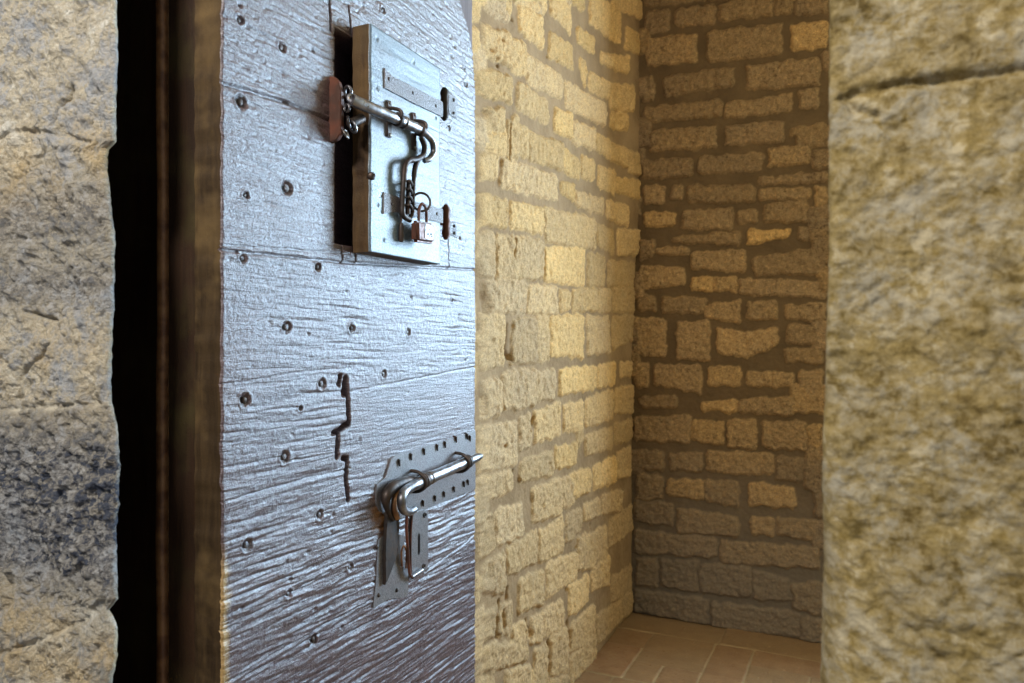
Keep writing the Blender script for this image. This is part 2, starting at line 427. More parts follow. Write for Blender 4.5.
for off, L in BS.items():
    for q in L:
        c = [(625+q[0]/4.995, off+q[2]/4.995), (625+q[3]/4.995, off+q[5]/4.995), (625+q[3]/4.995, off+q[4]/4.995), (625+q[0]/4.995, off+q[1]/4.995)]
        P = [(onY(x, y, BY)[0], onY(x, y, BY)[2]) for x, y in c]
        b, s = (q[6], q[7]) if len(q) > 6 else (rnd.uniform(.35, .6), rnd.uniform(0, .25))
        stones.append((P, b, s))
def vis_back(u, v):
    x, y = to_px(u, BY, v); return not (632 < x < 826 and -15 < y < 688)
stones += random_courses(WX, .45, 0, CEIL, rnd, vis_back)
U = spacing([(WX-.075, -.12, .0042), (-.12, .45, .015)]); V = spacing([(0, CEIL, .0045)])
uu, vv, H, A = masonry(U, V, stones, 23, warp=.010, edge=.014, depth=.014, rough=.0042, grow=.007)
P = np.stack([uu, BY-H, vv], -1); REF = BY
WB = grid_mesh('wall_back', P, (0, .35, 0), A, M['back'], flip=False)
tag(WB, 'brown rubble stone wall closing the far end of the cell', 'wall', 'structure')

# ------------------------------------------------------------------ unseen rest of the room (plain walls, window opening)
m, nt, b = new_mat('plain_rubble'); k = N(nt); co = k.coords()
k.l(k.mix(k.noise(co, 12, 5), (.30, .21, .11), (.42, .31, .17)), b.inputs['Base Color']); b.inputs['Roughness'].default_value = .9
k.l(k.bump(k.noise(co, 30, 5), 1, .01), b.inputs['Normal']); M['plain'] = m
WIN = dict(x0=.45, x1=1.55, z0=1.28, z1=3.05)
boxes_mesh('window_pier', [(.45, WIN['x0']+.001, BY, BY+.35, 0, CEIL), (WIN['x1'], 1.9, BY, BY+.35, 0, CEIL),
                           (WIN['x0'], WIN['x1'], BY, BY+.35, 0, WIN['z0']), (WIN['x0'], WIN['x1'], BY, BY+.35, WIN['z1'], CEIL)], M['plain'], WB)
o = boxes_mesh('wall_right', [(1.9, 2.1, .6, BY+.35, 0, CEIL)], M['plain']); tag(o, 'plain stone wall on the right side of the cell', 'wall', 'structure')
o = boxes_mesh('ceiling', [(-1.42, 2.1, .6, BY+.35, CEIL, CEIL+.15)], M['plain']); tag(o, 'plain plastered stone ceiling above the cell', 'ceiling', 'structure')

# ------------------------------------------------------------------ floor
m, nt, b = new_mat('terracotta'); k = N(nt); co = k.coords()
at = k.n('ShaderNodeAttribute', attribute_name='data'); sp = k.n('ShaderNodeSeparateColor'); k.l(at.outputs['Color'], sp.inputs[0])
n1 = k.noise(co, 14, 5, .6); n2 = k.noise(co, 150, 4)
col = k.mix(k.mr(n1, .35, .65), (.24, .115, .046), (.32, .175, .078))
col = k.mix(1.0, col, k.ramp(sp.outputs[1], [(0, (.65,)*3), (1, (1.25,)*3)]), 'MULTIPLY')
col = k.mix(sp.outputs[2], col, (.22, .15, .07))
col = k.mix(k.mr(n2, .4, .65, 0, .3), col, (.30, .21, .11))
col = k.mix(sp.outputs[0], k.mix(n1, (.30, .21, .10), (.34, .24, .125)), col)
k.l(col, b.inputs['Base Color']); b.inputs['Roughness'].default_value = .6
k.l(k.bump(k.math('ADD', n1, k.math('MULTIPLY', n2, .3)), .7, .002), b.inputs['Normal']); M['floor'] = m
rows = [3.90, 3.635, 3.45, 3.27, 3.10]
J = {0: [-1.14, -.93, -.60, -.28, .02], 1: [-1.14, -.925, -.635, -.456, -.14, .15], 2: [-1.30, -.94, -.64, -.44, -.2, .1], 3: [-1.25, -.96, -.815, -.52, -.36, -.05, .2]}
y = 3.10
while y > -.3: y -= .175; rows.append(y)
tiles = []
for (a, c, y0, y1) in [(-1.3, -.935, 3.10, 3.445), (-1.3, -.935, 3.445, 3.64), (-1.3, -.62, 3.64, 3.92), (-.62, .05, 3.64, 3.92), (.05, .7, 3.64, 3.92), (-.935, -.63, 3.295, 3.64), (-.63, -.455, 3.10, 3.64),
                       (-.455, -.08, 3.46, 3.64), (-.08, .27, 3.46, 3.64), (-.455, -.2, 3.10, 3.46), (-.2, .1, 3.10, 3.46), (-.935, -.80, 3.10, 3.295), (-.80, -.63, 3.10, 3.295),
                       (.1, .4, 3.10, 3.46), (.27, .7, 3.46, 3.64), (.4, .7, 3.10, 3.46), (.7, 1.3, 3.1, 3.5), (.7, 1.3, 3.5, 3.92), (1.3, 1.95, 3.1, 3.5), (1.3, 1.95, 3.5, 3.92)]:
    g = .0025; tiles.append(([(a+g, y0+g), (c-g, y0+g), (c-g, y1-g), (a+g, y1-g)], rnd.uniform(.35, .75), rnd.uniform(0, .6)))
for i in range(4, len(rows)-1):
    js = list(J.get(i, []))
    if not js:
        x = -1.3-rnd.uniform(0, .2); js = [x]
        while x < 1.9: x += rnd.choice([.30, .30, .15]); js.append(x)
    else:
        while js[-1] < 1.9: js.append(js[-1]+.3)
    for a, c in zip(js[:-1], js[1:]):
        g = .003; jj = lambda: rnd.uniform(-.002, .002)
        tiles.append(([(a+g, rows[i+1]+g), (c-g, rows[i+1]+g+jj()), (c-g+jj(), rows[i]-g), (a+g+jj(), rows[i]-g)], rnd.uniform(.3, .8), rnd.uniform(0, .5)))
U = spacing([(-1.25, .1, .0045), (.1, 1.95, .03)]); V = spacing([(-.3, 2.9, .03), (2.9, BY+.05, .0045)])
uu, vv, H, A = masonry(U, V, tiles, 51, warp=.002, edge=.004, depth=.0025, rough=.0006)
P = np.stack([uu, vv, H-.0025], -1); REF = 0
o = grid_mesh('floor', P, (0, 0, -.15), A, M['floor'], flip=False)
tag(o, 'worn terracotta tile floor of the cell', 'floor', 'structure')

# ------------------------------------------------------------------ front wall: the two jambs close to the camera
def jamb_mat(name, cols, dark, scales, bumps):
    m, nt, b = new_mat(name); k = N(nt); co = k.coords()
    at = k.n('ShaderNodeAttribute', attribute_name='data'); sp = k.n('ShaderNodeSeparateColor'); k.l(at.outputs['Color'], sp.inputs[0])
    scales = scales or (9, 55, 260)
    n0 = k.noise(co, scales[0], 5, .6, .4); n1 = k.noise(co, scales[1], 6, .7, .3); n2 = k.noise(co, scales[2], 5, .7)
    col = k.ramp(k.math('ADD', k.math('MULTIPLY', n0, .5), k.math('MULTIPLY', n1, .5)), cols)
    col = k.mix(k.mr(n2, .42, .62, 0, .45), col, k.mix(1, col, (.62, .58, .5), 'MULTIPLY'))
    dk = k.math('MULTIPLY', sp.outputs[1], k.mr(k.math('ADD', k.math('MULTIPLY', n1, .75), k.math('MULTIPLY', n0, .35)), .45, .62), clamp=True)
    col = k.mix(dk, col, dark)
    col = k.mix(sp.outputs[2], col, (.86, .80, .66))
    col = k.mix(at.outputs['Alpha'], col, k.mix(1.0, col, (1.08, .95, .74), 'MULTIPLY'))
    k.l(col, b.inputs['Base Color']); b.inputs['Roughness'].default_value = .8; b.inputs['Specular IOR Level'].default_value = .3
    k.l(k.bump(k.math('ADD', n1, k.math('MULTIPLY', n2, .5)), 1, bumps), b.inputs['Normal'])
    return m
M['jambL'] = jamb_mat('weathered_grey_stone', [(.36, (.40, .42, .45)), (.44, (.55, .53, .50)), (.52, (.66, .57, .41)), (.62, (.84, .80, .70))], (.085, .095, .125), (14, 80, 330), .012)
M['jambR'] = jamb_mat('olive_stone', [(.38, (.13, .085, .022)), (.46, (.24, .165, .045)), (.53, (.31, .22, .07)), (.60, (.52, .42, .24))], (.32, .28, .20), (22, 95, 300), .0014)

FYL = .611
def JL(x, y): p = onY(x, y, FYL+.010 if x > 100 else FYL); return (p[0], p[2])
edgeL = [(0, 118), (60, 119), (100, 118), (142, 118), (149, 110), (172, 109), (185, 112), (205, 113), (232, 117), (300, 116), (330, 114), (400, 113), (420, 117), (450, 121), (500, 121), (530, 118), (560, 119), (598, 120), (609, 110), (616, 114), (626, 119), (655, 119), (683, 115)]
ez = np.array([JL(x, y)[1] for y, x in edgeL])[::-1]; ex = np.array([JL(x, y)[0] for y, x in edgeL])[::-1]
U = spacing([(-2.4, -1.12, .04), (-1.12, -.805, .0014)]); V = spacing([(0, .93, .03), (.93, 1.98, .0014), (1.98, CEIL, .03)])
uu, vv = np.meshgrid(U, V)
edge = np.interp(vv, ez, ex)+.0005*perlin(vv*70, vv*0+.5, 3)
fall = np.clip((uu+1.12)/(.315), 0, 1)
uw = uu+(edge+.805)*fall
H = fbm(uu, vv, 9, 3, 70)*.006+fbm(uu, vv, 40, 5, 71, .6)*.005
rg = ridge(uu, vv, 30, 4, 75)
H += np.clip(rg-.4, 0, 2)*.002
# coarse, chipped areas
def J2(x, y): return JL(x, y)
zz = vv
rowc = lambda y: EYE+(CY-y)/F*.93
rough_zone = sstep(rowc(330), rowc(345), zz)*0+np.exp(-((zz-rowc(500))/.13)**2)+.6*np.exp(-((zz-rowc(240))/.09)**2)
H += rough_zone*(fbm(uu*.7, vv*1.3, 60, 4, 77, .65)*.004+np.clip(perlin(uu*38, vv*55, 78)-.15, 0, 1)*-.012)
# mortar lines
mort = np.zeros_like(uu)
for pts, w in (([J2(-60, 412), J2(0, 410), J2(60, 407), J2(118, 404)], .0035), ([J2(-60, 672), J2(0, 656), J2(50, 640), J2(118, 614)], .0032), ([J2(-40, 150), J2(30, 130), J2(60, 132), J2(118, 145)], .003)):
    d = seg_dist(uu, vv+.002*perlin(uu*60, vv*60, 5), pts)
    H -= np.exp(-(d/(w*1.1))**2)*.006
    if w > .003: mort = np.maximum(mort, np.exp(-((d-.001)/w)**2))
mort *= sstep(-.25, .35, perlin(uu*45, vv*45, 90))*.8
# chips and crevices
for pts, w, dd in (([J2(60, 125), J2(68, 108), J2(80, 88)], .004, .012), ([J2(22, 400), J2(26, 375), J2(48, 358), J2(60, 345)], .0035, .009), ([J2(80, 0), J2(82, 22)], .004, .008),
                   ([J2(50, 150), J2(66, 175), J2(62, 200)], .003, .006), ([J2(96, 150), J2(94, 160), J2(104, 168)], .003, .007), ([J2(30, 312), J2(62, 320), J2(72, 336)], .003, .007),
                   ([J2(86, 575), J2(92, 566)], .004, .009), ([J2(0, 570), J2(20, 600)], .005, .008)):
    d = seg_dist(uu+.0015*perlin(uu*120, vv*120, 6), vv, pts)
    H -= np.exp(-(d/w)**2)*dd
dz = np.clip(1.35*np.exp(-((zz-rowc(500))/.105)**2)*(zz < rowc(412)+.01)+.75*np.exp(-((zz-rowc(215))/.055)**2)+.7*np.exp(-((zz-rowc(285))/.03)**2)+.45*np.exp(-((zz-rowc(560))/.04)**2), 0, 1.15)
# round the arris
de = np.clip((edge-uw)/.008, 0, 1)
H = H*(.25+.75*de)-(1-np.sqrt(1-(1-de)**2))*.008
tan_ = np.clip(.9*sstep(rowc(575), rowc(640), zz)+np.exp(-((zz-rowc(165))/.05)**2)+.6*np.exp(-((zz-rowc(370))/.06)**2), 0, 1)*sstep(-.5, .4, perlin(uu*14, vv*14, 66))
A = np.stack([np.ones_like(uu), dz, mort, tan_], -1)
P = np.stack([uw, FYL-H, vv], -1); REF = FYL
WF = grid_mesh('wall_front', P, (0, .105, 0), A, M['jambL'], splay=-.19)
tag(WF, 'weathered grey and cream stone jamb beside the dark gap at the hinge side of the door', 'wall', 'structure')

FYR = .604
edgeR = [(0, 829), (90, 829), (150, 828), (250, 829), (330, 826), (400, 824), (480, 821), (560, 822), (683, 818)]
def JR(x, y): p = onY(x, y, FYR); return (p[0], p[2])
ez = np.array([JR(x, y)[1] for y, x in edgeR])[::-1]; ex = np.array([JR(x, y)[0] for y, x in edgeR])[::-1]
U = spacing([(-.027, .15, .0011), (.15, 2.1, .05)]); V = spacing([(0, 1.12, .03), (1.12, 1.80, .0011), (1.80, CEIL, .03)])
uu, vv = np.meshgrid(U, V)
edge = np.interp(vv, ez, ex)+.0006*perlin(vv*120, vv*0, 3)
uw = uu+(edge+.027)*np.clip((.15-uu)/.177, 0, 1)
H = fbm(uu, vv, 14, 3, 81)*.004+fbm(uu+vv*.3, vv, 75, 4, 82, .6)*.0014+np.abs(perlin(uu*60, vv*80, 83))*.0016
for pts, w, dd in (([JR(845, 96), JR(905, 84), JR(960, 78), JR(1060, 66)], .0035, .006), ([JR(835, 100), JR(850, 112), JR(870, 116)], .003, .005), ([JR(860, 540), JR(900, 620), JR(940, 660)], .006, .004)):
    H -= np.exp(-(seg_dist(uu, vv+.001*perlin(uu*100, vv*100, 4), pts)/w)**2)*dd
# the arris bulges away towards the foot of the jamb
zlow = sstep(EYE-.02, EYE-.24, vv)
de = np.clip((uw-edge)/(.008+.028*zlow), 0, 1)
H -= (1-np.sqrt(1-(1-de)**2))*(.006+.030*zlow)
A = np.stack([np.ones_like(uu), .5+.5*perlin(uu*30, vv*30, 8), np.zeros_like(uu), np.zeros_like(uu)], -1)
P = np.stack([uw, FYR-H, vv], -1); REF = FYR
o = grid_mesh('wall_front', P, (0, .24, 0), A, M['jambR'])
tag(o, 'blurred olive yellow stone jamb at the right of the doorway', 'wall', 'structure')

# ------------------------------------------------------------------ door
M['face'] = None
def door_mat(name, base1, base2, rough, bump_g, bump_f, grain, coat=1.0):
    m, nt, b = new_mat(name); k = N(nt)
    iso = k.coords(); g1 = k.coords((1, grain[0], grain[1]))
    g = k.noise(g1, 1.0, 6, .7, .8); g2 = k.noise(k.coords((1, grain[0]*2.3, grain[1]*3.1)), 1.0, 4, .6, .4)
    fl = k.noise(iso, 330, 3, .65); bl = k.noise(iso, 7, 4, .6)
    col = k.mix(k.mr(g, .35, .65), base1, base2)
    col = k.mix(k.mr(bl, .5, .7, 0, .5), col, (.10, .045, .035))
    k.l(col, b.inputs['Base Color'])
    k.l(k.mr(k.math('ADD', k.math('MULTIPLY', g2, .6), k.math('MULTIPLY', bl, .4)), .35, .65, *rough), b.inputs['Roughness'])
    b.inputs['Specular IOR Level'].default_value = 1.0
    b.inputs['Coat Weight'].default_value = 1.0; b.inputs['Coat Roughness'].default_value = .33
    k.l(k.mr(k.math('ADD', k.math('MULTIPLY', fl, .55), k.math('MULTIPLY', g2, .45)), .40, .58, .45*coat, coat), b.inputs['Coat Weight'])
    k.l(k.mr(fl, .42, .56, .35, 1), b.inputs['Specular IOR Level'])
    h = k.math('ADD', k.math('MULTIPLY', g, bump_g), k.math('ADD', k.math('MULTIPLY', g2, bump_g*.5), k.math('MULTIPLY', fl, bump_f)))
    bn = k.bump(h, 1.0, .001)
    k.l(bn, b.inputs['Normal']); k.l(bn, b.inputs['Coat Normal'])
    return m
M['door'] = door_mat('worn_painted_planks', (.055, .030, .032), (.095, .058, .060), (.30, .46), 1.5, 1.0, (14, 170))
M['strapm'] = door_mat('pitted_hinge_iron', (.09, .075, .08), (.12, .10, .10), (.35, .55), 1.2, 2.2, (150, 150))
M['hatch'] = door_mat('smooth_painted_board', (.085, .125, .16), (.12, .165, .20), (.46, .58), .6, .6, (6, 90), .55)
M['endgrain'] = wood_mat('brown_door_edge', (.026, .014, .005), (.06, .034, .012), (.55, .8), (60, 60, 5), .001, .3, 0, (.14, .085, .03), 300)
M['hatchend'] = wood_mat('dark_hatch_edge', (.03, .014, .005), (.10, .055, .018), (.55, .8), (30, 30, 6), .002, .3, 0, (.09, .055, .02), 300)
M['darkwood'] = wood_mat('dark_brown_wood', (.016, .008, .004), (.04, .018, .007), (.5, .75), (40, 40, 3), .001, .3, 0, (.05, .035, .01), 300)
M['iron'] = metal_mat('worn_dark_iron', (.20, .18, .16), (.12, .095, .08), .34, .9)
M['black'] = metal_mat('blackened_iron', (.035, .028, .025), (.06, .04, .03), .5, .6)
M['rust'] = metal_mat('rusty_iron', (.115, .034, .016), (.06, .024, .014), .5, .3)
M['steel'] = metal_mat('polished_iron', (.32, .32, .34), (.15, .14, .14), .36, 1.0)
M['greyplate'] = door_mat('grey_iron_plate', (.09, .085, .09), (.13, .12, .125), (.33, .5), .2, .5, (60, 60))
M['greybacks'] = wood_mat('weathered_grey_boards', (.16, .13, .13), (.25, .21, .21), (.7, .85), (30, 60, 3), .0012, .15)

DY0, DY1 = .739, 1.462; DZ1 = 2.36
DOOR = empty('door_1', (DX-.05, DY0, 0), 'thick old plank door standing open with iron bolts and a small hatch', 'door', 'structure')
def dchild(o): # keep world placement under the door empty
    o.parent = DOOR; o.matrix_parent_inverse = Matrix.Translation(DOOR.location).inverted(); return o
U = spacing([(DY0, DY1, .0018)]); V = spacing([(.02, .68, .03), (.68, 2.19, .0017), (2.19, DZ1, .01)])
uu, vv = np.meshgrid(U, V)
H = np.zeros_like(uu)
gy = fbm(uu*5, (vv+.03*uu+.006*perlin(uu*6, vv*5, 2))*60, 1.6, 4, 31, .6)
coarse = sstep(1.42, 1.05, vv)*.9+.45+.35*sstep(-.1, .4, perlin(uu*4, vv*7, 44))
H += gy*.0011*coarse
gr = np.clip(perlin(uu*9, (vv+.02*uu)*150, 33), -1, 1); H -= np.clip(gr-.18, 0, 1)*.0035*coarse
H += fbm(uu, vv, 120, 3, 35)*.00045+fbm(uu, vv, 6, 2, 36)*.0015
# adze-like flakes in the upper boards
H -= np.clip(perlin(uu*55, vv*120, 37)-.35, 0, 1)*.004*sstep(1.5, 1.9, vv)
def dyz(px, py): d = D(px, py); return (d.y, d.z)
# seams
def groove(pts, w, dd, wob=.0012, sharp=2):
    global H
    d = seg_dist(uu, vv+wob*perlin(uu*40, vv*40, 9), [dyz(*p) for p in pts])
    H -= np.exp(-(d/w)**sharp)*dd
for pts, w, dd in (([(215, 249), (340, 262), (480, 270)], .0017, .006), ([(215, 245), (290, 249), (350, 254)], .0009, .003), ([(225, 84), (290, 103), (335, 123)], .0026, .005),
                   ([(351, 391), (420, 378), (480, 366)], .0013, .0035), ([(221, 503), (302, 480), (350, 468)], .0012, .003), ([(425, 572), (462, 546), (480, 530)], .0014, .004),
                   ([(215, 690), (330, 622), (378, 596)], .0012, .003), ([(222, 385), (300, 372), (352, 368)], .0010, .0022), ([(330, 0), (331, 30)], .0018, .006), ([(349, 5), (352, 35)], .0014, .005),
                   ([(341, 240), (343, 262)], .0012, .005), ([(354, 240), (356, 262)], .0012, .005), ([(222, 632), (270, 605), (330, 570)], .0011, .0025), ([(448, 240), (449, 268)], .001, .003),
                   ([(448, 150), (462, 160)], .0012, .0025), ([(300, 20), (340, 38)], .0016, .003), ([(432, 45), (456, 66)], .0008, .002)):
    groove(pts, w, dd)
# broken slot left of the lock
groove([(341, 375), (339, 384)], .0040, .012, .004); groove([(347, 386), (348, 400), (349, 424), (340, 429)], .0040, .018, .0022, 4)
groove([(333, 433), (338, 431), (337, 457)], .0040, .018, .0022, 4); groove([(343, 458), (347, 459), (346, 480), (348, 500)], .0036, .018, .0022, 4); groove([(346, 380), (344, 392)], .006, .015, .003, 4)
# worn nail craters
rn = random.Random(3)
nails = [(241, 102, 1.3), (282, 47, 1), (287, 188, 1.4), (246, 195, .7), (352, 328, 1), (287, 327, 1.2), (408, 332, .9), (322, 384, 1.2), (245, 400, 1.2), (285, 457, 1.2), (247, 545, 1.2),
         (320, 515, 1), (318, 267, 1), (243, 258, .9), (350, 567, .9), (289, 594, .8), (314, 640, 1.1), (449, 128, .8), (466, 84, 1), (384, 374, 1), (360, 440, .7), (465, 70, .6), (383, 10, .8), (240, 20, .8), (300, 408, .6), (452, 300, .6)]
for (px, py, s) in nails:
    y, z = dyz(px, py); d = np.hypot(uu-y, (vv-z)*1.0)+.0018*perlin(uu*160, vv*160, 12)
    H -= np.exp(-(d/(.0062*s))**2)*.0055*s
    H += np.exp(-((d-.0095*s)/.0024)**2)*.0016
for q in range(70):
    y = rn.uniform(DY0, DY1); z = rn.uniform(.7, 2.1); d = np.hypot((uu-y)*.6, vv-z)
    H -= np.exp(-(d/rn.uniform(.0015, .003))**2)*rn.uniform(.002, .005)
# smooth lock board
lb = [dyz(*p) for p in ((352, 392), (476, 368), (476, 500), (352, 500))]
inl = sstep(lb[0][0]-.002, lb[0][0]+.002, uu)*sstep(1.19, 1.20, vv)*sstep(1.385, 1.375, vv)
H = H*(1-.65*inl)-.0005*inl
# hatch opening
oy0, oy1, oz0, oz1 = .976, 1.20, 1.612, 1.962
ins = sstep(oy0-.001, oy0+.001, uu)*sstep(oy1+.001, oy1-.001, uu)*sstep(oz0-.001, oz0+.001, vv)*sstep(oz1+.001, oz1-.001, vv)
H = H*(1-ins)-.046*ins
# rounded, chipped left arris with pale raw patches near the foot
er = .0025+.002*np.abs(perlin(vv*30, vv*0+.5, 2))
de = np.clip((uu-DY0)/er, 0, 1); H -= (1-np.sqrt(1-(1-de)**2))*er
uw = uu+.0018*perlin(vv*45, vv*0+3.3, 7)*np.clip(1-(uu-DY0)/.02, 0, 1)
# curved top corner
arcY = [1.25, 1.33, 1.385, 1.43, 1.452, 1.462]; arcZ = [2.36, 2.28, 2.19, 2.135, 2.09, 2.02]
right = np.interp(vv, arcZ[::-1], arcY[::-1], left=DY1, right=1.25)
right = np.where(vv < 2.02, DY1, right)
uw = DY0+(uw-DY0)*np.where(uu > 1.2, (1.2-DY0+(uu-1.2)*(right-1.2)/(DY1-1.2))/(uu), 1)*1.0 if False else np.where(uu > 1.2, 1.2+(uw-1.2)*(right-1.2)/(DY1-1.2), uw)
A = np.zeros(uu.shape+(4,)); A[..., 0] = 1-sstep(.75, .9, ins)
pale = sstep(.016, .002, uu-DY0+.006*perlin(uu*100, vv*35, 9))*sstep(1.19, 1.12, vv)
A[..., 1] = pale
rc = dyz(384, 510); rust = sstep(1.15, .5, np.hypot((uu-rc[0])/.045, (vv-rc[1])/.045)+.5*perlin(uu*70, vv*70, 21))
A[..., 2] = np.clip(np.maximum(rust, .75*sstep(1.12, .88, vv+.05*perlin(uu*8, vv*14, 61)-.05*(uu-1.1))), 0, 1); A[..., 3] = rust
P = np.stack([DX+H, uw, vv], -1); REF = DX
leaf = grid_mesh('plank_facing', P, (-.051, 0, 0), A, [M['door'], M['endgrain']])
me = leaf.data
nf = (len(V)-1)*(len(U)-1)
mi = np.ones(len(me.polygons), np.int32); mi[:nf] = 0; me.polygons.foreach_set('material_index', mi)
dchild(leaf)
# raw wood showing through at the arris
nt = M['door'].node_tree; k = N(nt); b = [n for n in nt.nodes if n.type == 'BSDF_PRINCIPLED'][0]
at = k.n('ShaderNodeAttribute', attribute_name='data'); sp = k.n('ShaderNodeSeparateColor'); k.l(at.outputs['Color'], sp.inputs[0])
src = b.inputs['Base Color'].links[0].from_socket
col = k.mix(sp.outputs[1], src, (.42, .26, .09)); col = k.mix(at.outputs['Alpha'], col, (.15, .07, .025)); k.l(col, b.inputs['Base Color'])
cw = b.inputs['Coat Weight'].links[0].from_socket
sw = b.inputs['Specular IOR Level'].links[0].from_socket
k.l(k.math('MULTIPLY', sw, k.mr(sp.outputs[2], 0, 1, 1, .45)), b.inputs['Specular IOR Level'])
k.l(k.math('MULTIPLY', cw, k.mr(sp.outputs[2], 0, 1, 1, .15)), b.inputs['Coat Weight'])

# backing boards behind the facing, full height at the curved corner
U = spacing([(DY0+.006, 1.545, .003)]); V = spacing([(.02, 1.9, .02), (1.9, 2.5, .006)])
uu, vv = np.meshgrid(U, V)
Hb = fbm(uu*30, vv*2, 3, 3, 91)*.0008-np.exp(-((uu-1.44)/.0015)**2)*.003
P = np.stack([DX-.0515+Hb-.0008, uu, vv], -1); REF = DX-.0515
bb = grid_mesh('backing_boards', P, (-.057, 0, 0), None, [M['greybacks'], M['darkwood']])
me = bb.data; nf = (len(V)-1)*(len(U)-1); mi = np.ones(len(me.polygons), np.int32); mi[:nf] = 0; me.polygons.foreach_set('material_index', mi)
dchild(bb)
# rounded iron-bound rear edge catching the light
bm = bmesh.new(); pts = []
for i in range(60):
    z = .02+i*(2.45/59); pts.append(Vector((-.897+.0012*math.sin(z*9)+.0006*math.sin(z*31), DY0+.004, z)))
tube(bm, pts, .0085, 12)
es = bm_obj('edge_strap', bm, M['darkwood']); dchild(es)
M['strap'] = metal_mat('edge_iron', (.30, .145, .055), (.14, .06, .024), .40, .4, .001, 60)
es.data.materials[0] = M['strap']
for o_, x0, x1 in ((None, -.886, -.8875),): pass

# dark post added to fill the gap and keep it black
bm = bmesh.new()
U = spacing([(-1.10, -.920, .004)]); V = spacing([(.0, CEIL-.02, .01)])
uu, vv = np.meshgrid(U, V); Hb = fbm(uu*20, vv*2, 3, 3, 95)*.0015
bm.free()
P = np.stack([uu, .80-Hb, vv], -1); REF = .80
o = grid_mesh('gap_filler_1', P, (0, .12, 0), None, M['darkwood'])
tag(o, 'dark wooden filler post added to keep the gap beside the jamb black', 'gap filler', 'structure')

# nails in the door
for i, (px, py, s) in enumerate(nails):
    p = D(px, py, .0)
    bm = bmesh.new()
    bmesh.ops.create_icosphere(bm, subdivisions=2, radius=.0042*s)
    for v in bm.verts:
        v.co.x *= .55; v.co *= 1+rn.uniform(-.12, .12)
    bmesh.ops.translate(bm, verts=bm.verts, vec=(p.x-.0025, p.y, p.z))
    dchild(bm_obj('nail', bm, M['strapm'] if i % 4 else M['black']))

# ------------------------------------------------------------------ hatch shutter
HT = .037
def HD(px, py, h=HT): return D(px, py, h)
U = spacing([(1.0205, 1.2476, .0025)]); V = spacing([(1.600, 1.981, .0025)])
uu, vv = np.meshgrid(U, V)
Hh = fbm(uu*4, vv*40, 1.5, 3, 101)*.0004+fbm(uu, vv, 5, 2, 102)*.0008
for (px, py) in ((377, 39), (377, 88), (414, 62), (378, 205), (384, 240), (436, 118), (431, 235), (420, 150)):
    p = HD(px, py); Hh -= np.exp(-(np.hypot(uu-p.y, vv-p.z)/.0022)**2)*.004
for pts in (([(371, 95), (440, 132)]), ([(371, 192), (400, 204)])):
    q = [tuple(HD(*p)[1:]) for p in pts]; Hh -= np.exp(-(seg_dist(uu, vv, q)/.0009)**2)*.0015
dl = np.clip((uu-1.0205)/.003, 0, 1); Hh -= (1-dl)**2*.003
uw = uu+np.clip(1-(uu-1.0205)/.01, 0, 1)*.0016*perlin(vv*50, vv*0+1.2, 3)
P = np.stack([DX+HT+Hh, uw, vv], -1); REF = DX+HT
HA = grid_mesh('hatch', P, (-HT+.0015, 0, 0), None, [M['hatch'], M['hatchend']]); HA['label'] = 'smooth pale blue grey hatch shutter'
me = HA.data; nf = (len(V)-1)*(len(U)-1); mi = np.ones(len(me.polygons), np.int32); mi[:nf] = 0; me.polygons.foreach_set('material_index', mi)
dchild(HA)
def sub(o, parent):
    o.parent = parent; o.matrix_parent_inverse = parent.matrix_world.inverted() if False else Matrix.Translation((0, 0, 0)); 
    if parent.parent is DOOR: o.matrix_parent_inverse = parent_inv(parent)
    return o
def parent_inv(p): return Matrix.Identity(4)   # parts of the door sit at the world origin, so children need no offset

def strap(pxs, h0, th, mat, name, holes, seed):
    bm = bmesh.new(); plate(bm, wobble(DP(pxs, h0+th), .005, .0007, seed), DX+h0-.001, DX+h0+th, bev=.0008)
    o = bm_obj(name, bm, mat, smooth=False); sub(o, HA)
    bm = bmesh.new()
    for (px, py) in holes:
        p = D(px, py, h0+th); r = bmesh.ops.create_icosphere(bm, subdivisions=2, radius=.0033)
        for v in r['verts']: v.co.x *= .5
        bmesh.ops.translate(bm, verts=r['verts'], vec=p)
    sub(bm_obj('hinge_nail', bm, M['black']), HA)
    return o
strap([(385, 68), (393, 76), (443, 102), (443, 117), (420, 106), (385, 88)], HT, .0025, M['strapm'], 'strap_hinge', [(389, 79), (413, 93), (436, 106)], 1)
strap([(384, 192), (392, 195), (401, 198), (420, 203), (443, 209), (443, 223), (420, 218), (400, 212), (392, 212), (384, 214)], HT, .0025, M['strapm'], 'strap_hinge', [(392, 204), (437, 214)], 2)
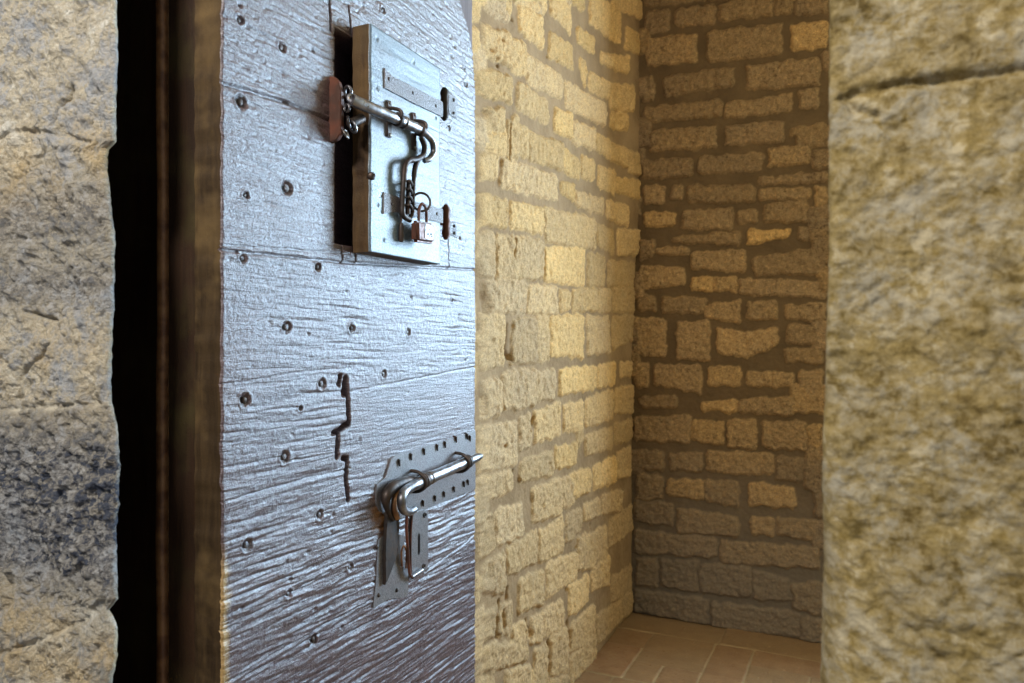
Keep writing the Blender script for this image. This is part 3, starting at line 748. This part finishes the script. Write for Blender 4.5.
# knuckles and fixed leaves
for (x, y0, y1, pl) in ((444.5, 90, 118, (449, 94, 457, 118)), (446, 207, 237, (450, 220, 457, 238))):
    bm = bmesh.new(); a = D(x, y0, .022); c = D(x, y1, .022)
    n = 9; pts = [a.lerp(c, i/(n-1)) for i in range(n)]
    tube(bm, pts, [.0075 if i % 3 != 1 else .0092 for i in range(n)], 14)
    for q in (a, c):
        r = bmesh.ops.create_icosphere(bm, subdivisions=2, radius=.006); bmesh.ops.translate(bm, verts=r['verts'], vec=q)
    tube(bm, [Vector((DX-.002, (a.y+c.y)/2+.004, (a.z+c.z)/2)), Vector((DX+.022, (a.y+c.y)/2, (a.z+c.z)/2))], .006, 10)
    sub(bm_obj('hinge_knuckle', bm, M['black'] if y0 < 100 else M['rust']), HA)
    bm = bmesh.new(); plate(bm, wobble(DP([(pl[0], pl[1]), (pl[2], pl[1]+5), (pl[2], pl[3]), (pl[0], pl[3]-4)], .002), .006, .0006, 4), DX-.004, DX+.002, bev=.0006)
    dchild(bm_obj('hinge_leaf', bm, M['strapm'], smooth=False))
    for yy in (pl[1]+6, pl[3]-5):
        bm = bmesh.new(); p = D((pl[0]+pl[2])/2+1, yy, .003); r = bmesh.ops.create_icosphere(bm, subdivisions=2, radius=.0036)
        for v in r['verts']: v.co.x *= .6
        bmesh.ops.translate(bm, verts=r['verts'], vec=p); dchild(bm_obj('nail', bm, M['black']))
# chip of iron on the shutter's left arris
bm = bmesh.new(); r = bmesh.ops.create_icosphere(bm, subdivisions=2, radius=.008)
for v in r['verts']: v.co *= 1+rn.uniform(-.25, .2)
bmesh.ops.translate(bm, verts=r['verts'], vec=D(371, 176, HT-.002)); sub(bm_obj('latch_stud', bm, M['black']), HA)

# ------------------------------------------------------------------ upper bolt
RH = HT+.017
UB = bpy.data.meshes.new('x')
bm = bmesh.new()
axis = [D(352, 100, RH-.006), D(360, 103.5, RH), D(398, 119.5, RH), D(421, 130, RH)]
tube(bm, [axis[0], axis[1], axis[2], axis[3]], [.0090, .0096, .0093, .0090], 18)
bolt = bm_obj('slide_bolt', bm, M['steel']); dchild(bolt)
bolt['label'] = 'upper iron slide bolt across the hatch'
# hooked end
bm = bmesh.new()
path = smooth_path([D(419, 129, RH), D(427, 134.5, RH+.002), D(432.5, 142, RH+.003), D(433.5, 152, RH+.002), D(429, 159, RH), D(424, 160.5, RH-.004)], 6)
tube(bm, path, [.0072-.002*i/len(path) for i in range(len(path))], 14)
sub(bm_obj('hooked_end', bm, M['steel']), bolt)
# inner curved arm and drop arm of the hasp
bm = bmesh.new()
path = smooth_path([D(421, 137, RH-.003), D(424.5, 146, RH-.002), D(423, 155, RH-.003), D(416, 159.5, RH-.003), D(409, 160.5, RH-.003), D(405, 167, RH-.003), D(403.5, 185, RH-.004), D(402.5, 205, RH-.006), D(403, 215, RH-.006), D(410, 220, RH-.006)], 6)
tube(bm, path, .0052, 12)
sub(bm_obj('hasp_arm', bm, M['black']), bolt)
bm = bmesh.new()
path = smooth_path([D(420, 157, RH-.003), D(415.5, 166, RH-.003), D(414, 178, RH-.004), D(413, 195, RH-.006), D(412, 212, RH-.006), D(409, 221, RH-.006)], 6)
tube(bm, path, [.0050]*12+[.0040]*(len(path)-12), 12)
sub(bm_obj('hasp_arm', bm, M['black']), bolt)
# staple leaf between the arms
bm = bmesh.new()
for yy in (184, 192, 200, 208): 
    tube(bm, smooth_path([D(408, yy, HT+.002), D(407, yy-2, RH-.002), D(410, yy-3, RH+.004), D(412, yy+1, RH-.002), D(411, yy+2, HT+.002)], 4), .0028, 8)
tube(bm, [D(408.5, 183, RH-.002), D(408, 214, RH-.004)], .0042, 10)
sub(bm_obj('hasp_staple', bm, M['black']), bolt)
bm = bmesh.new(); tube(bm, [D(401.5, 200, RH-.012), D(401.3, 224, RH-.012)], .0016, 8); tube(bm, [D(401.3, 223, RH-.012), D(401.3, 226, RH-.012), D(401.3, 240, RH-.012), D(401.3, 242, RH-.012)], [.003, .0048, .0048, .003], 10)
sub(bm_obj('drop_pin', bm, M['black']), bolt)
# collars on the rod
dr = (axis[3]-axis[1]).normalized()
for (px, py, r0, w, mt) in ((398, 119.5, .0122, .004, 'black'), (404.5, 122.8, .0112, .0042, 'iron'), (420.5, 129.8, .0124, .005, 'black')):
    c = D(px, py, RH); bm = bmesh.new(); tube(bm, [c-dr*w, c-dr*w*.7, c+dr*w*.7, c+dr*w], [r0*.85, r0, r0, r0*.85], 18)
    sub(bm_obj('collar', bm, M[mt]), bolt)
# staples holding the rod: hoop with two nailed ears
def staple(px, pyt, pym, pyb, h, parent, mat):
    bm = bmesh.new(); t = D(px, pyt, h); m_ = D(px, pym, h); b_ = D(px, pyb, h)
    path = [Vector((t.x, t.y, m_.z+.013)), Vector((t.x+.010, t.y, m_.z+.012)), Vector((t.x+.024, t.y, m_.z+.007)), Vector((t.x+.0285, t.y, m_.z)), Vector((t.x+.024, t.y, m_.z-.007)), Vector((t.x+.010, t.y, m_.z-.012)), Vector((t.x, t.y, m_.z-.013))]
    tube(bm, smooth_path(path, 4), .0032, 8)
    for z0, z1 in ((m_.z+.010, t.z+.004), (m_.z-.010, b_.z-.004)):
        lo, hi = min(z0, z1), max(z0, z1)
        plate(bm, [(t.y-.0055, lo), (t.y+.006, lo), (t.y+.0065, hi-.004), (t.y+.003, hi), (t.y-.003, hi), (t.y-.0065, hi-.004)], t.x-.002, t.x+.004, bev=.001)
    o = bm_obj('staple', bm, mat); sub(o, parent)
    for q in (t, b_):
        bm = bmesh.new(); r = bmesh.ops.create_icosphere(bm, subdivisions=2, radius=.0036)
        for v in r['verts']: v.co.x *= .6
        bmesh.ops.translate(bm, verts=r['verts'], vec=(q.x+.004, q.y+.0008, q.z)); sub(bm_obj('staple_nail', bm, M['iron']), parent)
staple(388, 103, 116, 135, HT, bolt, M['black']); staple(413, 115, 128, 148, HT, bolt, M['black'])
# keeper: rusty plate standing out from the door, with rings
bm = bmesh.new()
k0 = .962
zs = [1.775, 1.785, 1.84, 1.862, 1.874, 1.878]; 
prof = [(0.0, 1.772), (.018, 1.775), (.026, 1.785), (.027, 1.850), (.022, 1.868), (.012, 1.878), (0.0, 1.880)]
a_ = [bm.verts.new((DX-.004+p[0], k0, p[1])) for p in prof]; b2 = [bm.verts.new((DX-.004+p[0], k0+.009, p[1])) for p in prof]
bm.faces.new(a_); bm.faces.new(b2[::-1])
for i in range(len(prof)): bm.faces.new((a_[i], b2[i], b2[(i+1) % len(prof)], a_[(i+1) % len(prof)]))
bmesh.ops.bevel(bm, geom=bm.edges[:], offset=.0012, segments=2, affect='EDGES')
keeper = bm_obj('bolt_keeper', bm, M['rust'], smooth=False); dchild(keeper); keeper['label'] = 'rusty red iron keeper plate'
def ring(bm, c, R, r, nrm, seg=20, sy=1.0):
    nrm = nrm.normalized(); s = nrm.orthogonal().normalized(); w = nrm.cross(s)
    pts = [c+s*R*math.cos(2*math.pi*i/seg)+w*R*sy*math.sin(2*math.pi*i/seg) for i in range(seg+1)]
    rings = []
    for i in range(seg):
        t = (pts[(i+1) % seg]-pts[i-1]).normalized(); o_ = (pts[i]-c).normalized()
        rings.append([bm.verts.new(pts[i]+o_*r*math.cos(2*math.pi*k/8)+nrm*r*math.sin(2*math.pi*k/8)) for k in range(8)])
    for i in range(seg):
        for k_ in range(8): bm.faces.new((rings[i][k_], rings[i][(k_+1) % 8], rings[(i+1) % seg][(k_+1) % 8], rings[(i+1) % seg][k_]))
for (px, py, h, R, r, nn) in ((348, 92, .030, .0085, .0026, (.3, 1, .2)), (352.5, 99, .040, .0075, .0030, (.9, -.6, .3)), (347, 108, .030, .006, .0022, (.2, 1, 0)), (349, 122, .030, .008, .0022, (.9, .5, .2)), (353, 127, .034, .009, .0022, (.5, 1, .5)), (346, 134, .028, .007, .002, (.9, .2, .4))):
    bm = bmesh.new(); ring(bm, D(px, py, h), R, r, Vector(nn)); sub(bm_obj('chain_link', bm, M['steel'] if py < 130 else M['iron']), keeper)
bm = bmesh.new(); tube(bm, [D(352, 100, RH-.010), D(357, 101.5, RH-.004)], [.0065, .0095], 14); tube(bm, [D(350, 124, .03), D(362, 118, .034)], .008, 12)
sub(bm_obj('bolt_socket', bm, M['black']), keeper)

# ------------------------------------------------------------------ padlock
pc = HD(423, 232.5, RH+.004)
PL = empty('padlock', pc, 'small rusty padlock hanging from the ring of the hatch bolt', 'padlock')
def pchild(o): o.parent = PL; o.matrix_parent_inverse = Matrix.Translation(-pc); return o
bm = bmesh.new()
r = bmesh.ops.create_cube(bm, size=1); bmesh.ops.scale(bm, vec=(.017, .060, .038), verts=bm.verts)
bmesh.ops.bevel(bm, geom=bm.edges[:], offset=.005, segments=3, affect='EDGES')
bmesh.ops.rotate(bm, verts=bm.verts, cent=(0, 0, 0), matrix=Matrix.Rotation(.05, 3, 'X'))
bmesh.ops.translate(bm, verts=bm.verts, vec=pc); pchild(bm_obj('lock_body', bm, M['rust']))
bm = bmesh.new(); plate(bm, wobble([(pc.y-.008, pc.z-.013), (pc.y+.021, pc.z-.011), (pc.y+.021, pc.z+.014), (pc.y-.006, pc.z+.014)], .005, .001, 8), pc.x+.005, pc.x+.0095, bev=.001)
pchild(bm_obj('lock_plate', bm, M['greyplate'], smooth=False)); 
bm = bmesh.new()
for dy, dz, rr in ((.002, -.003, .0022), (.006, -.006, .0018), (.012, -.002, .0022), (.015, -.006, .0018), (.008, .006, .0014)):
    r = bmesh.ops.create_icosphere(bm, subdivisions=1, radius=rr); bmesh.ops.translate(bm, verts=r['verts'], vec=(pc.x+.0095, pc.y+dy, pc.z+dz))
pchild(bm_obj('rivet', bm, M['black']))
bm = bmesh.new()
s1 = Vector((pc.x, pc.y-.014, pc.z+.014)); s2 = Vector((pc.x, pc.y+.012, pc.z+.014))
tube(bm, smooth_path([s1, s1+Vector((0, .000, .02)), s1+Vector((0, .004, .032)), Vector((pc.x, pc.y-.001, pc.z+.052)), s2+Vector((0, -.003, .032)), s2+Vector((0, 0, .02)), s2], 5), .0028, 10)
pchild(bm_obj('shackle', bm, M['rust']))
bm = bmesh.new(); ring(bm, D(421.5, 202, RH+.004), .0165, .0022, Vector((1, -.9, 0)), 28); sub(bm_obj('hasp_ring', bm, M['black']), bolt)

# ------------------------------------------------------------------ lock plate and lower bolt
bm = bmesh.new()
top = [(377, 484), (386, 478), (391, 459), (394, 456), (471, 432)]
pl = DP([(376, 503)]+top+[(475.5, 431), (475.5, 489), (440, 503), (412, 515), (395, 520), (380, 512)], .003)
plate(bm, wobble(pl, .006, .0006, 12), DX-.004, DX+.003, bev=.0012)
LP = bm_obj('lock_plate', bm, M['greyplate'], smooth=False); dchild(LP); LP['label'] = 'grey iron lock plate with notched edges'
# row of clenched nails along both edges of the plate
for i, (px, py) in enumerate([(398, 461), (410, 455), (423, 450), (436, 446), (444, 443), (455, 438), (466, 435), (469, 437), (422, 502), (434, 497), (443, 493), (453, 488), (463, 483), (467, 481)]):
    bm = bmesh.new(); p = D(px, py, .003); q = p+Vector((.002, .003, -.010 if i < 8 else -.009))
    tube(bm, [p+Vector((-.003, 0, .004)), p+Vector((.002, .001, .001)), q], [.0022, .0030, .0012], 6); sub(bm_obj('clench_nail', bm, M['black']), LP)
BH = .024
bm = bmesh.new()
ax = [D(418, 483, BH), D(424, 480.3, BH), D(466, 462, BH), D(471, 460, BH), D(477.5, 457.2, BH), D(480.5, 456, BH)]
tube(bm, ax, [.0112, .0116, .0112, .0105, .0088, .0064], 18)
LB = bm_obj('slide_bolt', bm, M['steel']); dchild(LB); LB['label'] = 'lower iron slide bolt with its tip past the door edge'
bm = bmesh.new()
path = smooth_path([D(421, 482, BH+.001), D(412, 486.5, BH+.004), D(404.5, 492, BH+.012), D(401.5, 500, BH+.016), D(403, 509, BH+.014), D(408, 512, BH+.010), D(414, 509.5, BH+.006)], 6)
tube(bm, path, [.0100-.003*i/len(path) for i in range(len(path))], 16); sub(bm_obj('bolt_handle', bm, M['steel']), LB)
dr = (ax[3]-ax[1]).normalized()
for (px, py, r0) in ((424, 480.3, .0150), (467, 461.6, .0145), (430, 477.7, .0132)):
    c = D(px, py, BH); bm = bmesh.new(); tube(bm, [c-dr*.006, c-dr*.004, c+dr*.004, c+dr*.006], [r0*.85, r0, r0, r0*.85], 18); sub(bm_obj('collar', bm, M['iron'] if px == 430 else M['black']), LB)
for (px, pyt, pyb) in ((420.5, 476, 488), (464, 457, 469)):
    c = D(px, (pyt+pyb)/2, BH); bm = bmesh.new()
    path = [Vector((DX, c.y, c.z+.02)), Vector((DX+.02, c.y, c.z+.018)), Vector((DX+.034, c.y, c.z+.009)), Vector((DX+.037, c.y, c.z)), Vector((DX+.034, c.y, c.z-.009)), Vector((DX+.02, c.y, c.z-.018)), Vector((DX, c.y, c.z-.02))]
    tube(bm, smooth_path(path, 4), .0034, 8); sub(bm_obj('staple', bm, M['black']), LB)
# dark curved throat left of the handle
bm = bmesh.new()
path = smooth_path([D(418, 480, .012), D(404, 482, .012), D(392, 488, .014), D(386, 498, .014), D(388, 510, .012), D(393, 520, .010)], 6)
tube(bm, path, [.004+.007*math.sin(math.pi*min(1, i/len(path)+.15)) for i in range(len(path))], 12); sub(bm_obj('bolt_cam', bm, M['black']), LB)
bm = bmesh.new()
path = smooth_path([D(400, 489, .016), D(395, 498, .020), D(394, 508, .018), D(397, 518, .014)], 6)
tube(bm, path, .0055, 12); sub(bm_obj('bolt_cam', bm, M['strap']), LB)
# hasp dropping below
bm = bmesh.new()
plate(bm, wobble(DP([(388, 512), (400, 512), (399, 530), (398, 553), (391, 572), (386, 585), (386, 545)], .010), .006, .0005, 3), DX+.003, DX+.010, bev=.0015)
HS = bm_obj('hasp', bm, M['black'], smooth=False); dchild(HS); HS['label'] = 'dark iron hasp hanging below the lower bolt'
bm = bmesh.new(); tube(bm, smooth_path([D(407, 512, .020), D(406.5, 530, .018), D(408, 550, .016), D(409.5, 572, .012), D(412, 577, .008)], 5), .0028, 8); tube(bm, smooth_path([D(412.5, 513, .016), D(411, 530, .016), D(410.5, 555, .014), D(411, 576, .010)], 5), .0022, 8)
sub(bm_obj('hasp_bar', bm, M['rust']), HS)
bm = bmesh.new(); 
tube(bm, smooth_path([D(402, 566, .006), D(401.5, 552, .012), D(404, 546, .016), D(406.5, 552, .012), D(406, 568, .006)], 5), .0018, 8)
sub(bm_obj('hasp_loop', bm, M['strap']), HS)
# plates under the hasp
bm = bmesh.new(); plate(bm, wobble(DP([(378, 540), (384, 536), (392, 534), (404, 535), (404, 560), (408, 570), (408, 596), (398, 598), (386, 600), (373, 608), (376, 580)], .002), .006, .0007, 6), DX-.004, DX+.0025, bev=.001)
KP = bm_obj('keeper_plate', bm, M['greyplate'], smooth=False); dchild(KP)
for (px, py) in ((377, 547), (379, 595), (397, 590)):
    bm = bmesh.new(); r = bmesh.ops.create_icosphere(bm, subdivisions=2, radius=.0042)
    for v in r['verts']: v.co.x *= .6
    bmesh.ops.translate(bm, verts=r['verts'], vec=D(px, py, .003)); sub(bm_obj('plate_nail', bm, M['black']), KP)
bm = bmesh.new(); 
ob_ = DP([(411, 514), (428, 508), (428, 568), (424, 572), (411, 578)], .004)
sl = DP([(417.8, 533), (420.2, 532), (420.2, 555), (417.8, 556)], .004)
# ring-shaped plate with a real key slot: outer polygon bridged to slot
def plate_hole(bm, outer, inner, x0, x1):
    n = 24
    def resample(poly):
        c = Vector((sum(p[0] for p in inner)/len(inner), sum(p[1] for p in inner)/len(inner))); out = []
        for i in range(n):
            a = 2*math.pi*i/n; d = Vector((math.cos(a), math.sin(a))); best = None
            for j in range(len(poly)):
                p = Vector(poly[j])-c; q = Vector(poly[(j+1) % len(poly)])-c; e = q-p
                den = d.x*e.y-d.y*e.x
                if abs(den) < 1e-12: continue
                t = (p.x*e.y-p.y*e.x)/den; s_ = (p.x*d.y-p.y*d.x)/den
                if t > 0 and -1e-6 <= s_ <= 1+1e-6 and (best is None or t < best): best = t
            out.append(c+d*(best or .002))
        return out
    O, I = resample(outer), resample(inner)
    vo = [[bm.verts.new((x, p.x, p.y)) for p in R] for x in (x0, x1) for R in (O, I)]
    for i in range(n):
        j = (i+1) % n
        bm.faces.new((vo[2][i], vo[2][j], vo[3][j], vo[3][i])); bm.faces.new((vo[0][j], vo[0][i], vo[1][i], vo[1][j]))
        bm.faces.new((vo[0][i], vo[0][j], vo[2][j], vo[2][i])); bm.faces.new((vo[1][j], vo[1][i], vo[3][i], vo[3][j]))
plate_hole(bm, ob_, sl, DX-.003, DX+.004)
KS = bm_obj('key_plate', bm, M['greyplate'], smooth=False); dchild(KS); KS['label'] = 'grey plate with a narrow vertical key slot'
bm = bmesh.new(); plate(bm, DP([(417, 530), (421, 529), (421, 558), (417, 559)], .0), DX-.002, DX+.0008, bev=0); sub(bm_obj('slot_backing', bm, M['black'], smooth=False), KS)  # black backing plate stands in for the shade inside the slot
bm = bmesh.new(); tube(bm, [D(412, 577, .008), D(422, 570, .008)], .004, 10); sub(bm_obj('plate_foot', bm, M['steel']), KS)
for (px, py) in ((425, 515), (424, 566)):
    bm = bmesh.new(); ring(bm, D(px, py, .005), .004, .0014, Vector((1, 0, 0)), 12); sub(bm_obj('plate_nail', bm, M['black']), KS)

# ------------------------------------------------------------------ light
def area(name, loc, target, sx, sy, power, col):
    l = bpy.data.lights.new(name, 'AREA'); l.shape = 'RECTANGLE'; l.size = sx; l.size_y = sy; l.energy = power; l.color = col
    o = bpy.data.objects.new(name, l); C.objects.link(o); o.location = loc
    o.rotation_euler = (Vector(target)-Vector(loc)).to_track_quat('-Z', 'Y').to_euler()
    return o
wx, wz = (WIN['x0']+WIN['x1'])/2, (WIN['z0']+WIN['z1'])/2
area('window_daylight', (wx, BY+.24, wz), (wx, 0, wz), WIN['x1']-WIN['x0'], WIN['z1']-WIN['z0'], 380, (.53, .76, 1.0))
area('corridor_daylight', (-.55, -.7, 2.7), (-.7, .6, 1.4), .35, .35, 46, (1.0, .96, .90))
l = bpy.data.lights.new('warm_fill', 'POINT'); l.energy = 6; l.color = (1, .60, .25); l.shadow_soft_size = .08
o = bpy.data.objects.new('warm_fill', l); C.objects.link(o); o.location = (.25, 2.3, 3.3)  # added warm fill light below the ceiling, no fitting there

w = bpy.data.worlds.new('w'); bpy.context.scene.world = w; w.use_nodes = True
bg = w.node_tree.nodes['Background']; bg.inputs[0].default_value = (.75, .85, 1, 1); bg.inputs[1].default_value = .30

# ------------------------------------------------------------------ camera
cam = bpy.data.cameras.new('camera'); co_ = bpy.data.objects.new('camera', cam); C.objects.link(co_)
co_.location = (0, 0, EYE); co_.rotation_euler = (math.pi/2, 0, YAW)
cam.sensor_width = 36; cam.lens = 36*F/1024; cam.clip_start = .01
cam.dof.use_dof = True; cam.dof.focus_distance = 1.4; cam.dof.aperture_fstop = 8
sc = bpy.context.scene; sc.camera = co_
sc.view_settings.view_transform = 'Standard'; sc.view_settings.look = 'None'; sc.view_settings.gamma = 1; sc.view_settings.exposure = 0
sc.view_settings.use_curve_mapping = False
